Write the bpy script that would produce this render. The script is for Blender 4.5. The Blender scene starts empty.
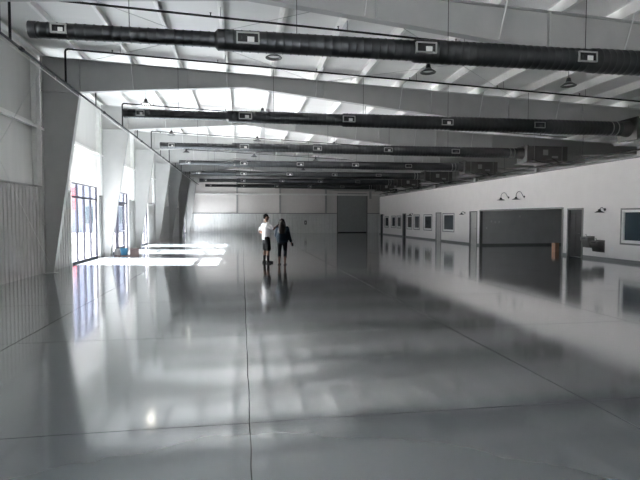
import bpy, bmesh, math, random
from mathutils import Vector, Matrix
random.seed(7)
D = bpy.data; C = bpy.context.scene.collection; SC = bpy.context.scene
PI = math.pi

# ------------------------------------------------------------------ materials
MATS = {}
def mat(name, col, rough=.5, metal=0., var=.06, scale=4., bump=0., bscale=30., spec=.5, emit=None, estr=0., stretch=None):
    if name in MATS: return MATS[name]
    m = D.materials.new(name); m.use_nodes = True; nt = m.node_tree; N = nt.nodes; L = nt.links
    b = N['Principled BSDF']
    tc = N.new('ShaderNodeTexCoord'); mp = N.new('ShaderNodeMapping'); L.new(tc.outputs['Object'], mp.inputs['Vector'])
    if stretch: mp.inputs['Scale'].default_value = stretch
    nz = N.new('ShaderNodeTexNoise'); nz.inputs['Scale'].default_value = scale; nz.inputs['Detail'].default_value = 4
    L.new(mp.outputs['Vector'], nz.inputs['Vector'])
    rp = N.new('ShaderNodeValToRGB'); rp.color_ramp.elements[0].position = .3; rp.color_ramp.elements[1].position = .7
    rp.color_ramp.elements[0].color = tuple(max(0, c*(1-var)) for c in col)+(1,)
    rp.color_ramp.elements[1].color = tuple(min(1, c*(1+var)) for c in col)+(1,)
    L.new(nz.outputs['Fac'], rp.inputs['Fac']); L.new(rp.outputs['Color'], b.inputs['Base Color'])
    b.inputs['Roughness'].default_value = rough; b.inputs['Metallic'].default_value = metal
    b.inputs['Specular IOR Level'].default_value = spec
    if bump:
        n2 = N.new('ShaderNodeTexNoise'); n2.inputs['Scale'].default_value = bscale; n2.inputs['Detail'].default_value = 2
        L.new(mp.outputs['Vector'], n2.inputs['Vector'])
        bp = N.new('ShaderNodeBump'); bp.inputs['Strength'].default_value = bump; bp.inputs['Distance'].default_value = .02
        L.new(n2.outputs['Fac'], bp.inputs['Height']); L.new(bp.outputs['Normal'], b.inputs['Normal'])
    if emit:
        b.inputs['Emission Color'].default_value = tuple(emit)+(1,); b.inputs['Emission Strength'].default_value = estr
    MATS[name] = m; return m

M_steel   = mat('grey primed steel', (.41,.41,.40), .45, 0, .05, 2)
M_stiff   = mat('pale steel rod', (.62,.63,.62), .4, .2)
M_purlin  = mat('white painted purlin steel', (.84,.83,.81), .4, 0, .05, 3)
M_vinyl   = mat('white vinyl insulation facing', (.72,.715,.70), .5, 0, .03, 1.2, 1., 1.3, stretch=(.6,1.6,1))
M_wallv   = mat('white vinyl wall insulation', (.66,.65,.63), .5, 0, .04, 1.0, .5, 1.2, stretch=(1,2.5,.35))
M_tan     = mat('warm white plasterboard', (.74,.705,.68), .6, 0, .02, 3)
M_liner   = mat('light grey metal liner panel', (.46,.46,.45), .32, .75, .05, 3)
M_liner2  = mat('pale grey metal liner panel', (.72,.72,.71), .6, 0, .04, 3)
M_rwall   = mat('off white painted wall', (.83,.80,.78), .65, 0, .02, 2)
M_dkwall  = mat('dark grey painted wall', (.60,.60,.60), .6, 0, .05, 2)
M_base    = mat('grey vinyl baseboard', (.20,.205,.20), .5)
M_duct    = mat('galvanised spiral duct', (.065,.067,.069), .34, .9, .12, 6)
M_ductend = mat('dark duct end cap', (.05,.05,.052), .5, .3)
M_dark    = mat('black opening', (.012,.012,.013), .6)
M_reg     = mat('satin aluminium register', (.42,.42,.41), .4, .5)
M_blade   = mat('pale damper blade', (.75,.74,.72), .5)
M_pipe    = mat('black steel sprinkler pipe', (.018,.018,.019), .7, 0, spec=.2)
M_conduit = mat('white conduit', (.75,.74,.72), .4)
M_black   = mat('black enamel', (.015,.015,.016), .35)
M_lens    = mat('lit lamp lens', (.9,.88,.82), .4, emit=(1,.93,.8), estr=25)
M_lensoff = mat('unlit lamp lens', (.7,.7,.68), .3)
M_shade   = mat('lamp reflector', (.10,.10,.10), .3, .4)
M_frame   = mat('dark bronze window frame', (.030,.030,.045), .4, .2)
M_white   = mat('white window frame', (.80,.80,.78), .5)
M_trim    = mat('grey painted door trim', (.20,.20,.195), .5)
M_doorlt  = mat('pale grey painted door', (.46,.45,.43), .5)
M_doordk  = mat('charcoal panelled door', (.025,.025,.025), .7, spec=.2)
M_dkglass = mat('dark blue tinted office glass', (.020,.034,.044), .08, 0, .3, .6, spec=.6)
M_chrome  = mat('chrome', (.6,.6,.6), .2, 1)
M_stainl  = mat('stainless steel', (.13,.125,.12), .35, .7, .1, 5)
M_unit    = mat('dark air handler casing', (.07,.068,.065), .5, .2, .2, 3)
M_foil    = mat('foil backed flexible duct', (.55,.55,.55), .3, .7)
M_deck    = mat('office roof deck', (.10,.10,.10), .7)
M_card    = mat('brown cardboard', (.66,.40,.27), .8)
M_card2   = mat('grey brown cardboard', (.20,.15,.14), .8)
M_blue    = mat('blue plastic', (.05,.22,.38), .4)
M_white_p = mat('white plastic', (.8,.8,.8), .4)
M_asphalt = mat('pale concrete forecourt', (.07,.069,.068), .8, 0, .08, .5)
M_ext     = mat('pale blue grey cladding', (.13,.15,.21), .6, 0, .04, .4)
M_extred  = mat('red fascia panel', (.50,.08,.09), .6)
M_skin    = mat('skin', (.16,.085,.06), .6, spec=.3)
M_hairm   = mat('short dark hair', (.012,.009,.007), .8, spec=.1)
M_hairw   = mat('long brown hair', (.012,.007,.006), .6, 0, .5, 20, .5, 60, spec=.2, stretch=(1,1,.1))
M_tee     = mat('white cotton', (.82,.81,.82), .8, 0, .02, 8, .3, 12)
M_shorts  = mat('black shorts fabric', (.007,.007,.008), .9, spec=.1)
M_sock    = mat('black sock', (.01,.01,.011), .9, spec=.1)
M_shoe    = mat('black shoe', (.02,.02,.022), .5)
M_jacket  = mat('dark blue quilted jacket', (.006,.013,.022), .8, 0, .4, 9, .6, 10, spec=.15)
M_legging = mat('black leggings', (.005,.005,.007), .9, spec=.1)

def floor_material():
    m = D.materials.new('polished grey concrete'); m.use_nodes = True; nt = m.node_tree; N = nt.nodes; L = nt.links
    b = N['Principled BSDF']; tc = N.new('ShaderNodeTexCoord'); sp = N.new('ShaderNodeSeparateXYZ')
    L.new(tc.outputs['Object'], sp.inputs[0])
    def math_(op, a, v=None, v2=None):
        n = N.new('ShaderNodeMath'); n.operation = op
        for i, x in enumerate((a, v, v2)):
            if x is None: continue
            if isinstance(x, (int, float)): n.inputs[i].default_value = x
            else: L.new(x, n.inputs[i])
        return n.outputs[0]
    # wobble the joints very slightly
    wn = N.new('ShaderNodeTexNoise'); wn.inputs['Scale'].default_value = 1.2; L.new(tc.outputs['Object'], wn.inputs['Vector'])
    wob = math_('MULTIPLY', math_('SUBTRACT', wn.outputs['Fac'], .5), .03)
    def joint(coord, offset, spacing, half):
        a = math_('ADD', math_('SUBTRACT', coord, offset), wob)
        a = math_('DIVIDE', a, spacing); fr = math_('FRACT', math_('ADD', a, .5))
        d = math_('MULTIPLY', math_('ABSOLUTE', math_('SUBTRACT', fr, .5)), spacing)
        return math_('LESS_THAN', d, half)
    jx = joint(sp.outputs['X'], .05, 3.02, .0045); jy = joint(sp.outputs['Y'], 3.92, 3.0, .0035)
    j = math_('MAXIMUM', jx, jy)
    n1 = N.new('ShaderNodeTexNoise'); n1.inputs['Scale'].default_value = .45; n1.inputs['Detail'].default_value = 5; n1.inputs['Roughness'].default_value = .6
    L.new(tc.outputs['Object'], n1.inputs['Vector'])
    rp = N.new('ShaderNodeValToRGB'); rp.color_ramp.elements[0].position = .32; rp.color_ramp.elements[1].position = .68
    rp.color_ramp.elements[0].color = (.108,.121,.129,1); rp.color_ramp.elements[1].color = (.124,.138,.147,1)
    L.new(n1.outputs['Fac'], rp.inputs['Fac'])
    n3 = N.new('ShaderNodeTexNoise'); n3.inputs['Scale'].default_value = 28; n3.inputs['Detail'].default_value = 3
    L.new(tc.outputs['Object'], n3.inputs['Vector'])
    speck = math_('GREATER_THAN', n3.outputs['Fac'], .86)
    dk = math_('MULTIPLY', math_('MAXIMUM', j, math_('MULTIPLY', speck, .4)), .88)
    mx = N.new('ShaderNodeMix'); mx.data_type = 'RGBA'; L.new(dk, mx.inputs[0]); L.new(rp.outputs['Color'], mx.inputs[6]); mx.inputs[7].default_value = (.015,.015,.016,1)
    L.new(mx.outputs[2], b.inputs['Base Color'])
    n2 = N.new('ShaderNodeTexNoise'); n2.inputs['Scale'].default_value = .8; n2.inputs['Detail'].default_value = 3; L.new(tc.outputs['Object'], n2.inputs['Vector'])
    mr = N.new('ShaderNodeMapRange'); mr.inputs['From Min'].default_value = .3; mr.inputs['From Max'].default_value = .7
    mr.inputs['To Min'].default_value = .12; mr.inputs['To Max'].default_value = .17; L.new(n2.outputs['Fac'], mr.inputs['Value'])
    L.new(math_('ADD', mr.outputs[0], math_('MULTIPLY', j, .4)), b.inputs['Roughness'])
    L.new(math_('MULTIPLY', math_('SUBTRACT', 1., j), .8), b.inputs['Specular IOR Level'])
    L.new(math_('SUBTRACT', 1., j), b.inputs['Coat Weight']); b.inputs['Coat Roughness'].default_value = .085; b.inputs['Coat IOR'].default_value = 1.62
    n4 = N.new('ShaderNodeTexNoise'); n4.inputs['Scale'].default_value = 1.6; n4.inputs['Detail'].default_value = 1; L.new(tc.outputs['Object'], n4.inputs['Vector'])
    bp = N.new('ShaderNodeBump'); bp.inputs['Strength'].default_value = .10; bp.inputs['Distance'].default_value = .02
    L.new(n4.outputs['Fac'], bp.inputs['Height']); L.new(bp.outputs['Normal'], b.inputs['Normal'])
    return m
M_floor = floor_material()

def glass_material():
    m = D.materials.new('clear window glass'); m.use_nodes = True; nt = m.node_tree; N = nt.nodes; L = nt.links
    N.remove(N['Principled BSDF']); out = N['Material Output']
    t = N.new('ShaderNodeBsdfTransparent'); t.inputs[0].default_value = (.85,.875,.91,1)
    g = N.new('ShaderNodeBsdfGlossy'); g.inputs['Roughness'].default_value = .02
    f = N.new('ShaderNodeFresnel')
    ge = N.new('ShaderNodeNewGeometry'); mr = N.new('ShaderNodeMapRange'); mr.inputs['To Min'].default_value = 1.45; mr.inputs['To Max'].default_value = 1/1.45
    L.new(ge.outputs['Backfacing'], mr.inputs['Value']); L.new(mr.outputs[0], f.inputs[0])
    mx = N.new('ShaderNodeMixShader'); L.new(f.outputs[0], mx.inputs[0]); L.new(t.outputs[0], mx.inputs[1]); L.new(g.outputs[0], mx.inputs[2])
    L.new(mx.outputs[0], out.inputs[0]); return m
M_glass = glass_material()

# ------------------------------------------------------------------ mesh helpers
class MB:
    def __init__(s): s.bm = bmesh.new()
    def box(s, x0, x1, y0, y1, z0, z1):
        vs = [s.bm.verts.new(p) for p in ((x0,y0,z0),(x1,y0,z0),(x1,y1,z0),(x0,y1,z0),(x0,y0,z1),(x1,y0,z1),(x1,y1,z1),(x0,y1,z1))]
        for f in ((0,3,2,1),(4,5,6,7),(0,1,5,4),(1,2,6,5),(2,3,7,6),(3,0,4,7)): s.bm.faces.new([vs[i] for i in f])
        return s
    def prism(s, poly, axis, a, b):
        """poly: 2-D points in the plane across axis, pushed out from a to b"""
        def P(p, t):
            return {'x':(t,p[0],p[1]), 'y':(p[0],t,p[1]), 'z':(p[0],p[1],t)}[axis]
        A = [s.bm.verts.new(P(p,a)) for p in poly]; B = [s.bm.verts.new(P(p,b)) for p in poly]; n = len(poly)
        s.bm.faces.new(A); s.bm.faces.new(B[::-1])
        for i in range(n): s.bm.faces.new((A[i], B[i], B[(i+1)%n], A[(i+1)%n]))
        return s
    def tube(s, pts, rad, n=8, caps=True):
        pts = [Vector(p) for p in pts]; R = rad if isinstance(rad, (list,tuple)) else [rad]*len(pts)
        rings = []; ref = None
        for i, p in enumerate(pts):
            if i == 0: t = pts[1]-p
            elif i == len(pts)-1: t = p-pts[-2]
            else: t = (pts[i+1]-p).normalized()+(p-pts[i-1]).normalized()
            t = t.normalized() if t.length > 1e-9 else Vector((0,0,1))
            if ref is None: ref = Vector((0,0,1)) if abs(t.z) < .9 else Vector((1,0,0))
            u = t.cross(ref)
            if u.length < 1e-4: u = t.cross(Vector((0,1,0)))
            u.normalize(); v = t.cross(u); 
            rings.append([s.bm.verts.new(p+R[i]*(u*math.cos(a*2*PI/n)+v*math.sin(a*2*PI/n))) for a in range(n)])
        for a, b in zip(rings, rings[1:]):
            for k in range(n): s.bm.faces.new((a[k], a[(k+1)%n], b[(k+1)%n], b[k]))
        if caps: s.bm.faces.new(rings[0][::-1]); s.bm.faces.new(rings[-1])
        return s
    def lathe(s, prof, origin=(0,0,0), n=20, axis='z'):
        """prof: (radius, height) pairs; closed at both ends if the radius is 0 there"""
        o = Vector(origin); rings = []
        for r, h in prof:
            ring = []
            for k in range(n):
                c, q = r*math.cos(2*PI*k/n), r*math.sin(2*PI*k/n)
                ring.append(s.bm.verts.new(o+Vector({'z':(c,q,h),'x':(h,c,q),'y':(c,h,q)}[axis])))
            rings.append(ring)
        for a, b in zip(rings, rings[1:]):
            for k in range(n): s.bm.faces.new((a[k], a[(k+1)%n], b[(k+1)%n], b[k]))
        s.bm.faces.new(rings[0][::-1]); s.bm.faces.new(rings[-1])
        return s
    def ell(s, c, r, n=14, m=9, rot=None):
        mx = Matrix.Translation(c) @ (rot or Matrix()) @ Matrix.Diagonal((r[0],r[1],r[2],1))
        bmesh.ops.create_uvsphere(s.bm, u_segments=n, v_segments=m, radius=1, matrix=mx); return s
    def limb(s, pts, rad):
        """a chain of tapered segments with round joints (meant for voxel remeshing)"""
        for p, r in zip(pts, rad): s.ell(p, (r,r,r), 12, 8)
        for i in range(len(pts)-1): s.tube([pts[i], pts[i+1]], [rad[i], rad[i+1]], 12)
        return s
    def loft(s, rings, n=20, power=2.3):
        R = []
        for (x,y,z,rx,ry) in rings:
            ring = []
            for k in range(n):
                c, q = math.cos(2*PI*k/n), math.sin(2*PI*k/n)
                ring.append(s.bm.verts.new((x+rx*math.copysign(abs(c)**(2/power),c), y+ry*math.copysign(abs(q)**(2/power),q), z)))
            R.append(ring)
        for a, b in zip(R, R[1:]):
            for k in range(n): s.bm.faces.new((a[k], a[(k+1)%n], b[(k+1)%n], b[k]))
        s.bm.faces.new(R[0][::-1]); s.bm.faces.new(R[-1]); return s
    def build(s, name, material, parent=None, smooth=False, bevel=0, local=False):
        bmesh.ops.recalc_face_normals(s.bm, faces=s.bm.faces)
        if parent is not None and not local:
            root = parent; off = Vector((0,0,0))
            while root is not None: off += root.location; root = root.parent
            bmesh.ops.translate(s.bm, verts=s.bm.verts, vec=-off)
        me = D.meshes.new(name); s.bm.to_mesh(me); s.bm.free(); me.materials.append(material)
        if smooth:
            for p in me.polygons: p.use_smooth = True
        o = D.objects.new(name, me); C.objects.link(o)
        if parent is not None: o.parent = parent
        if bevel:
            b = o.modifiers.new('bevel', 'BEVEL'); b.width = bevel; b.segments = 2; b.limit_method = 'ANGLE'
        if smooth:
            try: me.set_sharp_from_angle(angle=math.radians(40))
            except Exception: pass
        return o

def tag(o, label, cat, group=None, kind=None):
    if label: o['label'] = label
    if cat: o['category'] = cat
    if group: o['group'] = group
    if kind: o['kind'] = kind
    return o
def thing(name, loc, label, cat, group=None, rz=0, kind=None):
    o = D.objects.new(name, None); C.objects.link(o); o.empty_display_size = .2
    o.location = loc; o.rotation_euler = (0,0,rz); return tag(o, label, cat, group, kind)
def copy_thing(root, loc, label=None, group=None, rz=None, skip=()):
    def rec(o, parent):
        c = o.copy(); C.objects.link(c); c.parent = parent
        for ch in [k for k in KIDS.get(o.name, [])]:
            rec(ch, c)
        return c
    KIDS = {}
    for o in D.objects:
        if o.parent: KIDS.setdefault(o.parent.name, []).append(o)
    c = rec(root, None); c.location = loc
    if rz is not None: c.rotation_euler = (0,0,rz)
    if label: c['label'] = label
    if group: c['group'] = group
    return c
def struct(o, label=None, cat=None):
    o['kind'] = 'structure'
    if label: o['label'] = label
    if cat: o['category'] = cat
    return o

def slab_x(x0, x1, y0, y1, z0, z1, holes):
    """wall standing in the y-z plane with rectangular holes (ya, yb, za, zb)"""
    holes = [(max(h[0],y0),min(h[1],y1),max(h[2],z0),min(h[3],z1)) for h in holes if h[1] > y0 and h[0] < y1]
    m = MB(); ys = sorted({y0,y1,*[h[0] for h in holes],*[h[1] for h in holes]}); zs = sorted({z0,z1,*[h[2] for h in holes],*[h[3] for h in holes]})
    for a, b in zip(ys, ys[1:]):
        run = None
        for c, d in zip(zs, zs[1:]):
            cy, cz = (a+b)/2, (c+d)/2
            if any(h[0] < cy < h[1] and h[2] < cz < h[3] for h in holes):
                if run: m.box(x0,x1,a,b,*run); run = None
            else: run = (run[0], d) if run else (c, d)
        if run: m.box(x0,x1,a,b,*run)
    return m

# ------------------------------------------------------------------ dimensions
XL, XR = -5.9, 14.0            # left wall, office wall
XFAR = 22.0                    # far right outer wall
Y0, YB = -14.0, 54.0
def zrt(x): return 6.33-.043*(x+4.6)        # top of rafters
def zroof(x): return zrt(x)+.25
FR = [9.4+6.3*k for k in range(8)]
WIN = [(18.35,21.60), (23.85,27.10), (29.30,32.50), (51.4,53.0)]
WT = 2.93
ORD = ['first','second','third','fourth','fifth','sixth','seventh','eighth','ninth','tenth','eleventh','twelfth','thirteenth','fourteenth','fifteenth','sixteenth','seventeenth','eighteenth','nineteenth','twentieth']

# ------------------------------------------------------------------ shell
m = MB(); m.box(XL-.2, XFAR+.2, Y0-.2, YB+.2, -.2, 0)
struct(m.build('floor', M_floor), 'glossy polished grey concrete floor with saw cut joints', 'floor')
m = MB(); m.prism([(XL-.3, zroof(XL-.3)), (XFAR+.3, zroof(XFAR+.3)), (XFAR+.3, zroof(XFAR+.3)+.12), (XL-.3, zroof(XL-.3)+.12)], 'y', Y0-.3, YB+.3)
struct(m.build('ceiling', M_vinyl), 'white insulated roof underside of the hall', 'ceiling')
ADDED_WIN = [(-12.6,-9.4,0,WT), (-8.2,-5.0,0,WT), (-3.8,.1,0,WT)]  # unseen windows added behind the camera to daylight the near end
holes = [(a,b,0,WT) for a,b in WIN]+ADDED_WIN
struct(slab_x(XL-.18, XL-.03, Y0-.2, YB+.2, 0, zroof(XL)+.0, holes).build('wall_left', M_wallv), 'left outer wall in pale insulation facing', 'wall')
m = MB(); m.box(XL-.2, XFAR+.2, YB, YB+.15, 0, zroof(XL)+.1)
struct(m.build('wall_back', M_tan), 'far end wall of the hall', 'wall')
m = MB(); m.box(XL-.2, XFAR+.2, Y0-.15, Y0, 0, zroof(XL)+.1)
struct(m.build('wall_front', M_liner), 'wall behind the camera', 'wall')
m = MB(); m.box(XFAR, XFAR+.15, Y0, YB, 0, zroof(XFAR)+.1)
struct(m.build('wall_far_right', M_dkwall), 'outer wall beyond the offices', 'wall')

# corrugated liner on the left wall (ribs run upwards)
def ribs(a, b, pitch=.22, d=.06, base=0.):
    """zig-zag profile from a to b: (along, depth)"""
    pts = []; t = a
    while t < b-1e-6:
        for f, h in ((0,0),(.42,0),(.54,d),(.86,d),(.98,0)):
            q = t+f*pitch
            if q <= b: pts.append((q, base+h))
        t += pitch
    pts.append((b, base)); return pts
tn = 1
def liner_left(a, b, z0=0, z1=2.55, bare=False):
    global tn
    m = MB(); prof = ribs(a, b)
    poly = [(XL-.03, a)]+[(XL-.025+h, y) for y, h in prof]+[(XL-.03, b)]
    m.prism(poly, 'z', z0, z1)
    m.box(XL-.03, XL+.03, a, b, z1, z1+.05)
    o = struct(m.build('trim_%d'%tn, M_liner), 'ribbed metal liner low on the left wall', 'wall panel'); tn += 1
liner_left(Y0, ADDED_WIN[0][0]-.06); liner_left(ADDED_WIN[0][1]+.06, ADDED_WIN[1][0]-.06); liner_left(ADDED_WIN[1][1]+.06, ADDED_WIN[2][0]-.06); liner_left(ADDED_WIN[2][1]+.06, WIN[0][0]-.06)
liner_left(WIN[0][1]+.06, WIN[1][0]-.06); liner_left(WIN[1][1]+.06, WIN[2][0]-.06); liner_left(WIN[2][1]+.06, WIN[3][0]-.06); liner_left(WIN[3][1]+.06, YB)
# plain boards above the windows, up to the girt
for a, b in ((15.75,22.0), (22.2,28.3), (28.5,34.6)):
    m = slab_x(XL-.03, XL-.012, a, b, 2.6, 4.2, [(w[0]-.04,w[1]+.04,0,WT+.02) for w in WIN])
    struct(m.build('trim_%d'%tn, M_tan), 'plain warm white board above the window', 'wall panel'); tn += 1

# back wall facing: ribbed below, flat panels above
BX0, BX1 = 10.6, 13.9       # roll-up door
def liner_back(a, b, z0, z1):
    global tn
    m = MB(); prof = ribs(a, b, .3, .04)
    m.prism([(a, YB)]+[(x, YB-.005-h) for x, h in prof]+[(b, YB)], 'z', z0, z1)
    struct(m.build('trim_%d'%tn, M_liner2), 'ribbed pale grey liner low on the far wall', 'wall panel'); tn += 1
liner_back(XL, BX0-.1, 0, 2.13); liner_back(BX1+.1, 18, 0, 2.13)
m = MB(); m.box(XL, BX0-.1, YB-.07, YB, 2.13, 2.2); m.box(BX1+.1, 18, YB-.07, YB, 2.13, 2.2)
struct(m.build('trim_%d'%tn, M_trim), 'dark flashing along the top of the far liner', 'trim'); tn += 1
for i, x in enumerate((-.5, 4.15, 9.25, 16.0)):
    m = MB(); m.box(x-.1, x+.1, YB-.10, YB-.085, 2.2, zrt(x)); m.box(x-.1, x+.1, YB-.015, YB, 2.2, zrt(x)); m.box(x-.008, x+.008, YB-.10, YB, 2.2, zrt(x))
    tag(m.build('wall_post', M_steel), 'steel post on the far wall, %s from the left'%ORD[i], 'post', 'posts on the far wall')
for z in (4.15,):
    m = MB(); m.box(XL, XR+3, YB-.12, YB-.02, z, z+.18)
    tag(m.build('wall_girt', M_purlin), 'horizontal girt high across the far wall', 'beam')
# roll-up door
t = thing('door_1', (12.25, YB, 0), 'wide grey roll-up door in the far wall', 'door', kind='structure')
m = MB(); z = .08
prof = [(YB-.02, 0.)]
while z < 4.3:
    prof += [(YB-.035, z), (YB-.055, z+.03), (YB-.055, z+.08), (YB-.035, z+.11)]; z += .14
prof += [(YB-.02, z)]
m.prism([(a, b) for a, b in prof], 'x', BX0, BX1)
m.build('curtain', mat('grey roll door slats', (.33,.34,.335), .6, 0), t)
m = MB(); m.box(BX0-.1, BX0, YB-.10, YB, 0, 4.35); m.box(BX1, BX1+.1, YB-.10, YB, 0, 4.35); m.build('door_frame', M_trim, t)
m = MB(); m.box(BX0, BX1, YB-.08, YB-.02, 0, .10); m.build('bottom_bar', M_black, t)

# ------------------------------------------------------------------ office wall with its openings
OPEN = (19.75, 27.35, 0, 2.07)
RW = [(13.9,16.30,.72,1.95)]
OFF_WIN = [(30.98,32.80,.75,1.93), (34.85,36.45,.75,1.87), (37.45,38.70,.75,1.87), (39.20,40.45,.75,1.83), (42.05,43.20,.78,1.80), (43.65,44.85,.78,1.80), (45.85,47.00,.78,1.78)]
OFF_DOOR = [(18.45,19.35,0,2.02), (27.75,28.65,0,2.02), (33.15,34.05,0,2.0), (40.75,41.55,0,2.0), (47.75,48.5,0,2.0)]
YO0, YO1 = Y0, 48.9
HW = 3.80
holes = [OPEN]+RW+OFF_WIN+OFF_DOOR
struct(slab_x(XR, XR+.14, YO0, YO1, 0, HW, holes).build('wall_right', M_rwall), 'long white office wall on the right', 'wall')
# partitions and lid of the office block
m = MB(); m.box(XR+.14, XFAR, 27.40, 27.52, 0, HW-.1); struct(m.build('wall_room_far', M_dkwall), 'dark grey far wall of the open side room', 'wall')
m = MB(); m.box(XR+.14, XFAR, 17.0, 17.12, 0, HW-.1); struct(m.build('wall_room_near', M_dkwall), 'near wall of the open side room', 'wall')
m = MB(); m.box(XR+.14, XFAR, YO1-.12, YO1, 0, HW-.1); struct(m.build('wall_office_end', M_rwall), 'end wall of the office block', 'wall')
m = MB(); m.box(XR+.14, XFAR, YO0, YO1, HW-.1, HW); struct(m.build('ceiling', M_deck), 'dark deck over the offices', 'ceiling')
m = MB(); m.box(XR+3.5, XR+3.6, 27.52, YO1-.12, 0, HW-.1); struct(m.build('wall_office_inner', M_dkwall), 'inner wall of the offices', 'wall')
# baseboards
segs = []; y = YO0
for h in sorted([h for h in holes if h[2] == 0]):
    segs.append((y, h[0]-.08)); y = h[1]+.08
segs.append((y, YO1))
m = MB()
for a, b in segs: m.box(XR-.015, XR, a, b, 0, .11)
struct(m.build('baseboard_right', M_base), 'grey baseboard along the office wall', 'baseboard')
m = MB(); m.box(XR+.14, XFAR, 27.385, 27.40, 0, .11); struct(m.build('baseboard_room', M_base), 'grey baseboard of the side room', 'baseboard')
m = MB(); m.box(XR-.02, XR+.16, YO0, YO1, HW, HW+.05)
struct(m.build('trim_%d'%tn, M_trim), 'dark cap along the top of the office wall', 'trim'); tn += 1
# opening frame
m = MB(); a, b, _, zt = OPEN
m.box(XR-.02, XR+.16, a-.08, a+.02, 0, zt+.05); m.box(XR-.02, XR+.16, b-.02, b+.05, 0, zt+.05); m.box(XR-.02, XR+.16, a, b, zt-.02, zt+.06)
struct(m.build('trim_%d'%tn, M_trim), 'grey casing around the wide side opening', 'trim'); tn += 1

wn = 1
def office_window(h, label):
    global wn
    a, b, c, d = h
    t = thing('window_%d'%wn, (XR, (a+b)/2, c), label, 'window', kind='structure'); wn += 1
    m = MB()
    for q in ((a-.06,a,c-.06,d+.06),(b,b+.06,c-.06,d+.06),(a,b,c-.06,c),(a,b,d,d+.06)): m.box(XR-.02, XR+.02, *q)
    m.build('casing', M_trim, t)
    m = MB(); w = .09
    for q in ((a,a+w,c,d),(b-w,b,c,d),(a+w,b-w,c,c+w*1.2),(a+w,b-w,d-w,d)): m.box(XR-.01, XR+.10, *q)
    m.build('window_frame', M_white, t)
    m = MB(); m.box(XR+.05, XR+.06, a+w, b-w, c+w*1.2, d-w); m.build('pane', M_dkglass, t)
office_window(RW[0], 'large dark interior window at the right edge of the photo')
names = ['nearest office window past the beige door','second office window from the beige door, before the middle door','right one of the pair of windows before the dark door','left one of the pair of windows before the dark door',
 'office window just past the dark door','middle office window near the far corner','office window nearest the far corner']
for h, n in zip(OFF_WIN, names): office_window(h, n+' in the white wall')
dn = 2
def office_door(h, label, mt, kind):
    global dn
    a, b, c, d = h
    t = thing('door_%d'%dn, (XR, (a+b)/2, 0), label, 'door', kind='structure'); dn += 1
    m = MB()
    m.box(XR-.02, XR+.16, a-.06, a+.02, 0, d+.05); m.box(XR-.02, XR+.16, b-.02, b+.06, 0, d+.05); m.box(XR-.02, XR+.16, a, b, d-.02, d+.05)
    m.build('door_frame', M_trim, t)
    m = MB(); m.box(XR+.05, XR+.09, a+.02, b-.02, .01, d-.02)
    w = b-a
    if kind == 'panel':
        for k in range(2):
            for (u, v) in ((.12,.95),(1.05,1.9)):
                y0 = a+.10+k*(w-.14)/2; m.box(XR+.035, XR+.05, y0, y0+(w-.14)/2-.06, u, v)
    leaf = m.build('door_leaf', mt, t)
    m = MB(); m.tube([(XR+.05, a+.12, 1.0), (XR-.01, a+.12, 1.0), (XR-.01, a+.24, 1.0)], .012); m.build('handle', M_chrome, leaf)
office_door(OFF_DOOR[0], 'charcoal door between the wide opening and the drinking fountains', M_doordk, 'panel')
office_door(OFF_DOOR[1], 'pale grey door just beyond the wide opening', M_doorlt, 'flat')
office_door(OFF_DOOR[2], 'beige grey door in the middle of the white wall', M_doorlt, 'flat')
office_door(OFF_DOOR[3], 'dark door between the far office windows', M_doordk, 'flat')
office_door(OFF_DOOR[4], 'dark door at the far corner of the white wall', M_doordk, 'flat')

# ------------------------------------------------------------------ storefront windows on the left
def storefront(a, b, label, bars, door=None):
    global wn
    t = thing('window_%d'%wn, (XL, (a+b)/2, 0), label, 'window', kind='structure'); wn += 1
    x0, x1 = XL-.12, XL-.04; f = .05
    m = MB(); m.box(x0,x1,a,a+f,0,WT); m.box(x0,x1,b-f,b,0,WT); m.box(x0,x1,a+f,b-f,WT-f,WT); m.box(x0,x1,a+f,b-f,0,.08)
    m.box(x0,x1,a+f,b-f,2.37,2.45)
    for y in bars: m.box(x0,x1,y-f/2,y+f/2,.08,WT-f)
    fr = m.build('window_frame', M_frame, t)
    m = MB(); ys = [a+f]+list(bars)+[b-f]
    for p, q in zip(ys, ys[1:]):
        m.box(x0+.035, x0+.041, p, q, .08, 2.37); m.box(x0+.035, x0+.041, p, q, 2.45, WT-f)
    m.build('pane', M_glass, t)
    if door:
        p, q = door; w = .11; m = MB()
        m.box(x0-.01,x1+.01,p,p+w,.02,2.36); m.box(x0-.01,x1+.01,q-w,q,.02,2.36); m.box(x0-.01,x1+.01,p+w,q-w,2.25,2.36); m.box(x0-.01,x1+.01,p+w,q-w,.02,.24)
        lf = m.build('door_leaf', M_frame, t)
        m = MB(); m.tube([(x1+.01,p+.07,.95),(x1+.06,p+.07,.95),(x1+.06,p+.07,1.25),(x1+.01,p+.07,1.25)], .012); m.box(x1+.01,x1+.05,p+w,q-w,.98,1.03)
        m.build('push_bar', M_chrome, lf)
    m = MB(); m.box(XL-.03, XL+.01, a-.06, a, 0, WT+.05); m.box(XL-.03, XL+.01, b, b+.06, 0, WT+.05); m.box(XL-.03, XL+.01, a, b, WT, WT+.05)
    m.build('casing', M_tan, t)
    return t
for i, (a, b) in enumerate(WIN):
    w = (b-a)/4; bars = [a+w, a+2*w, a+3*w]; dr = None
    if i == 1: bars = [a+.9, a+1.15, b-.68]; dr = (a+1.17, b-.70)
    storefront(a, b, ['floor to ceiling window of four tall lites beside the nearest steel column','glazed entrance with door and sidelights behind the second steel column','third tall storefront window, seen edge on beyond the third column','storefront window hidden behind the columns near the far wall'][i], bars, dr)
for (a,b,_,_) in ADDED_WIN: storefront(a, b, 'added unseen window behind the camera, letting in daylight', [a+.8, a+1.6, a+2.4])

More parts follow.
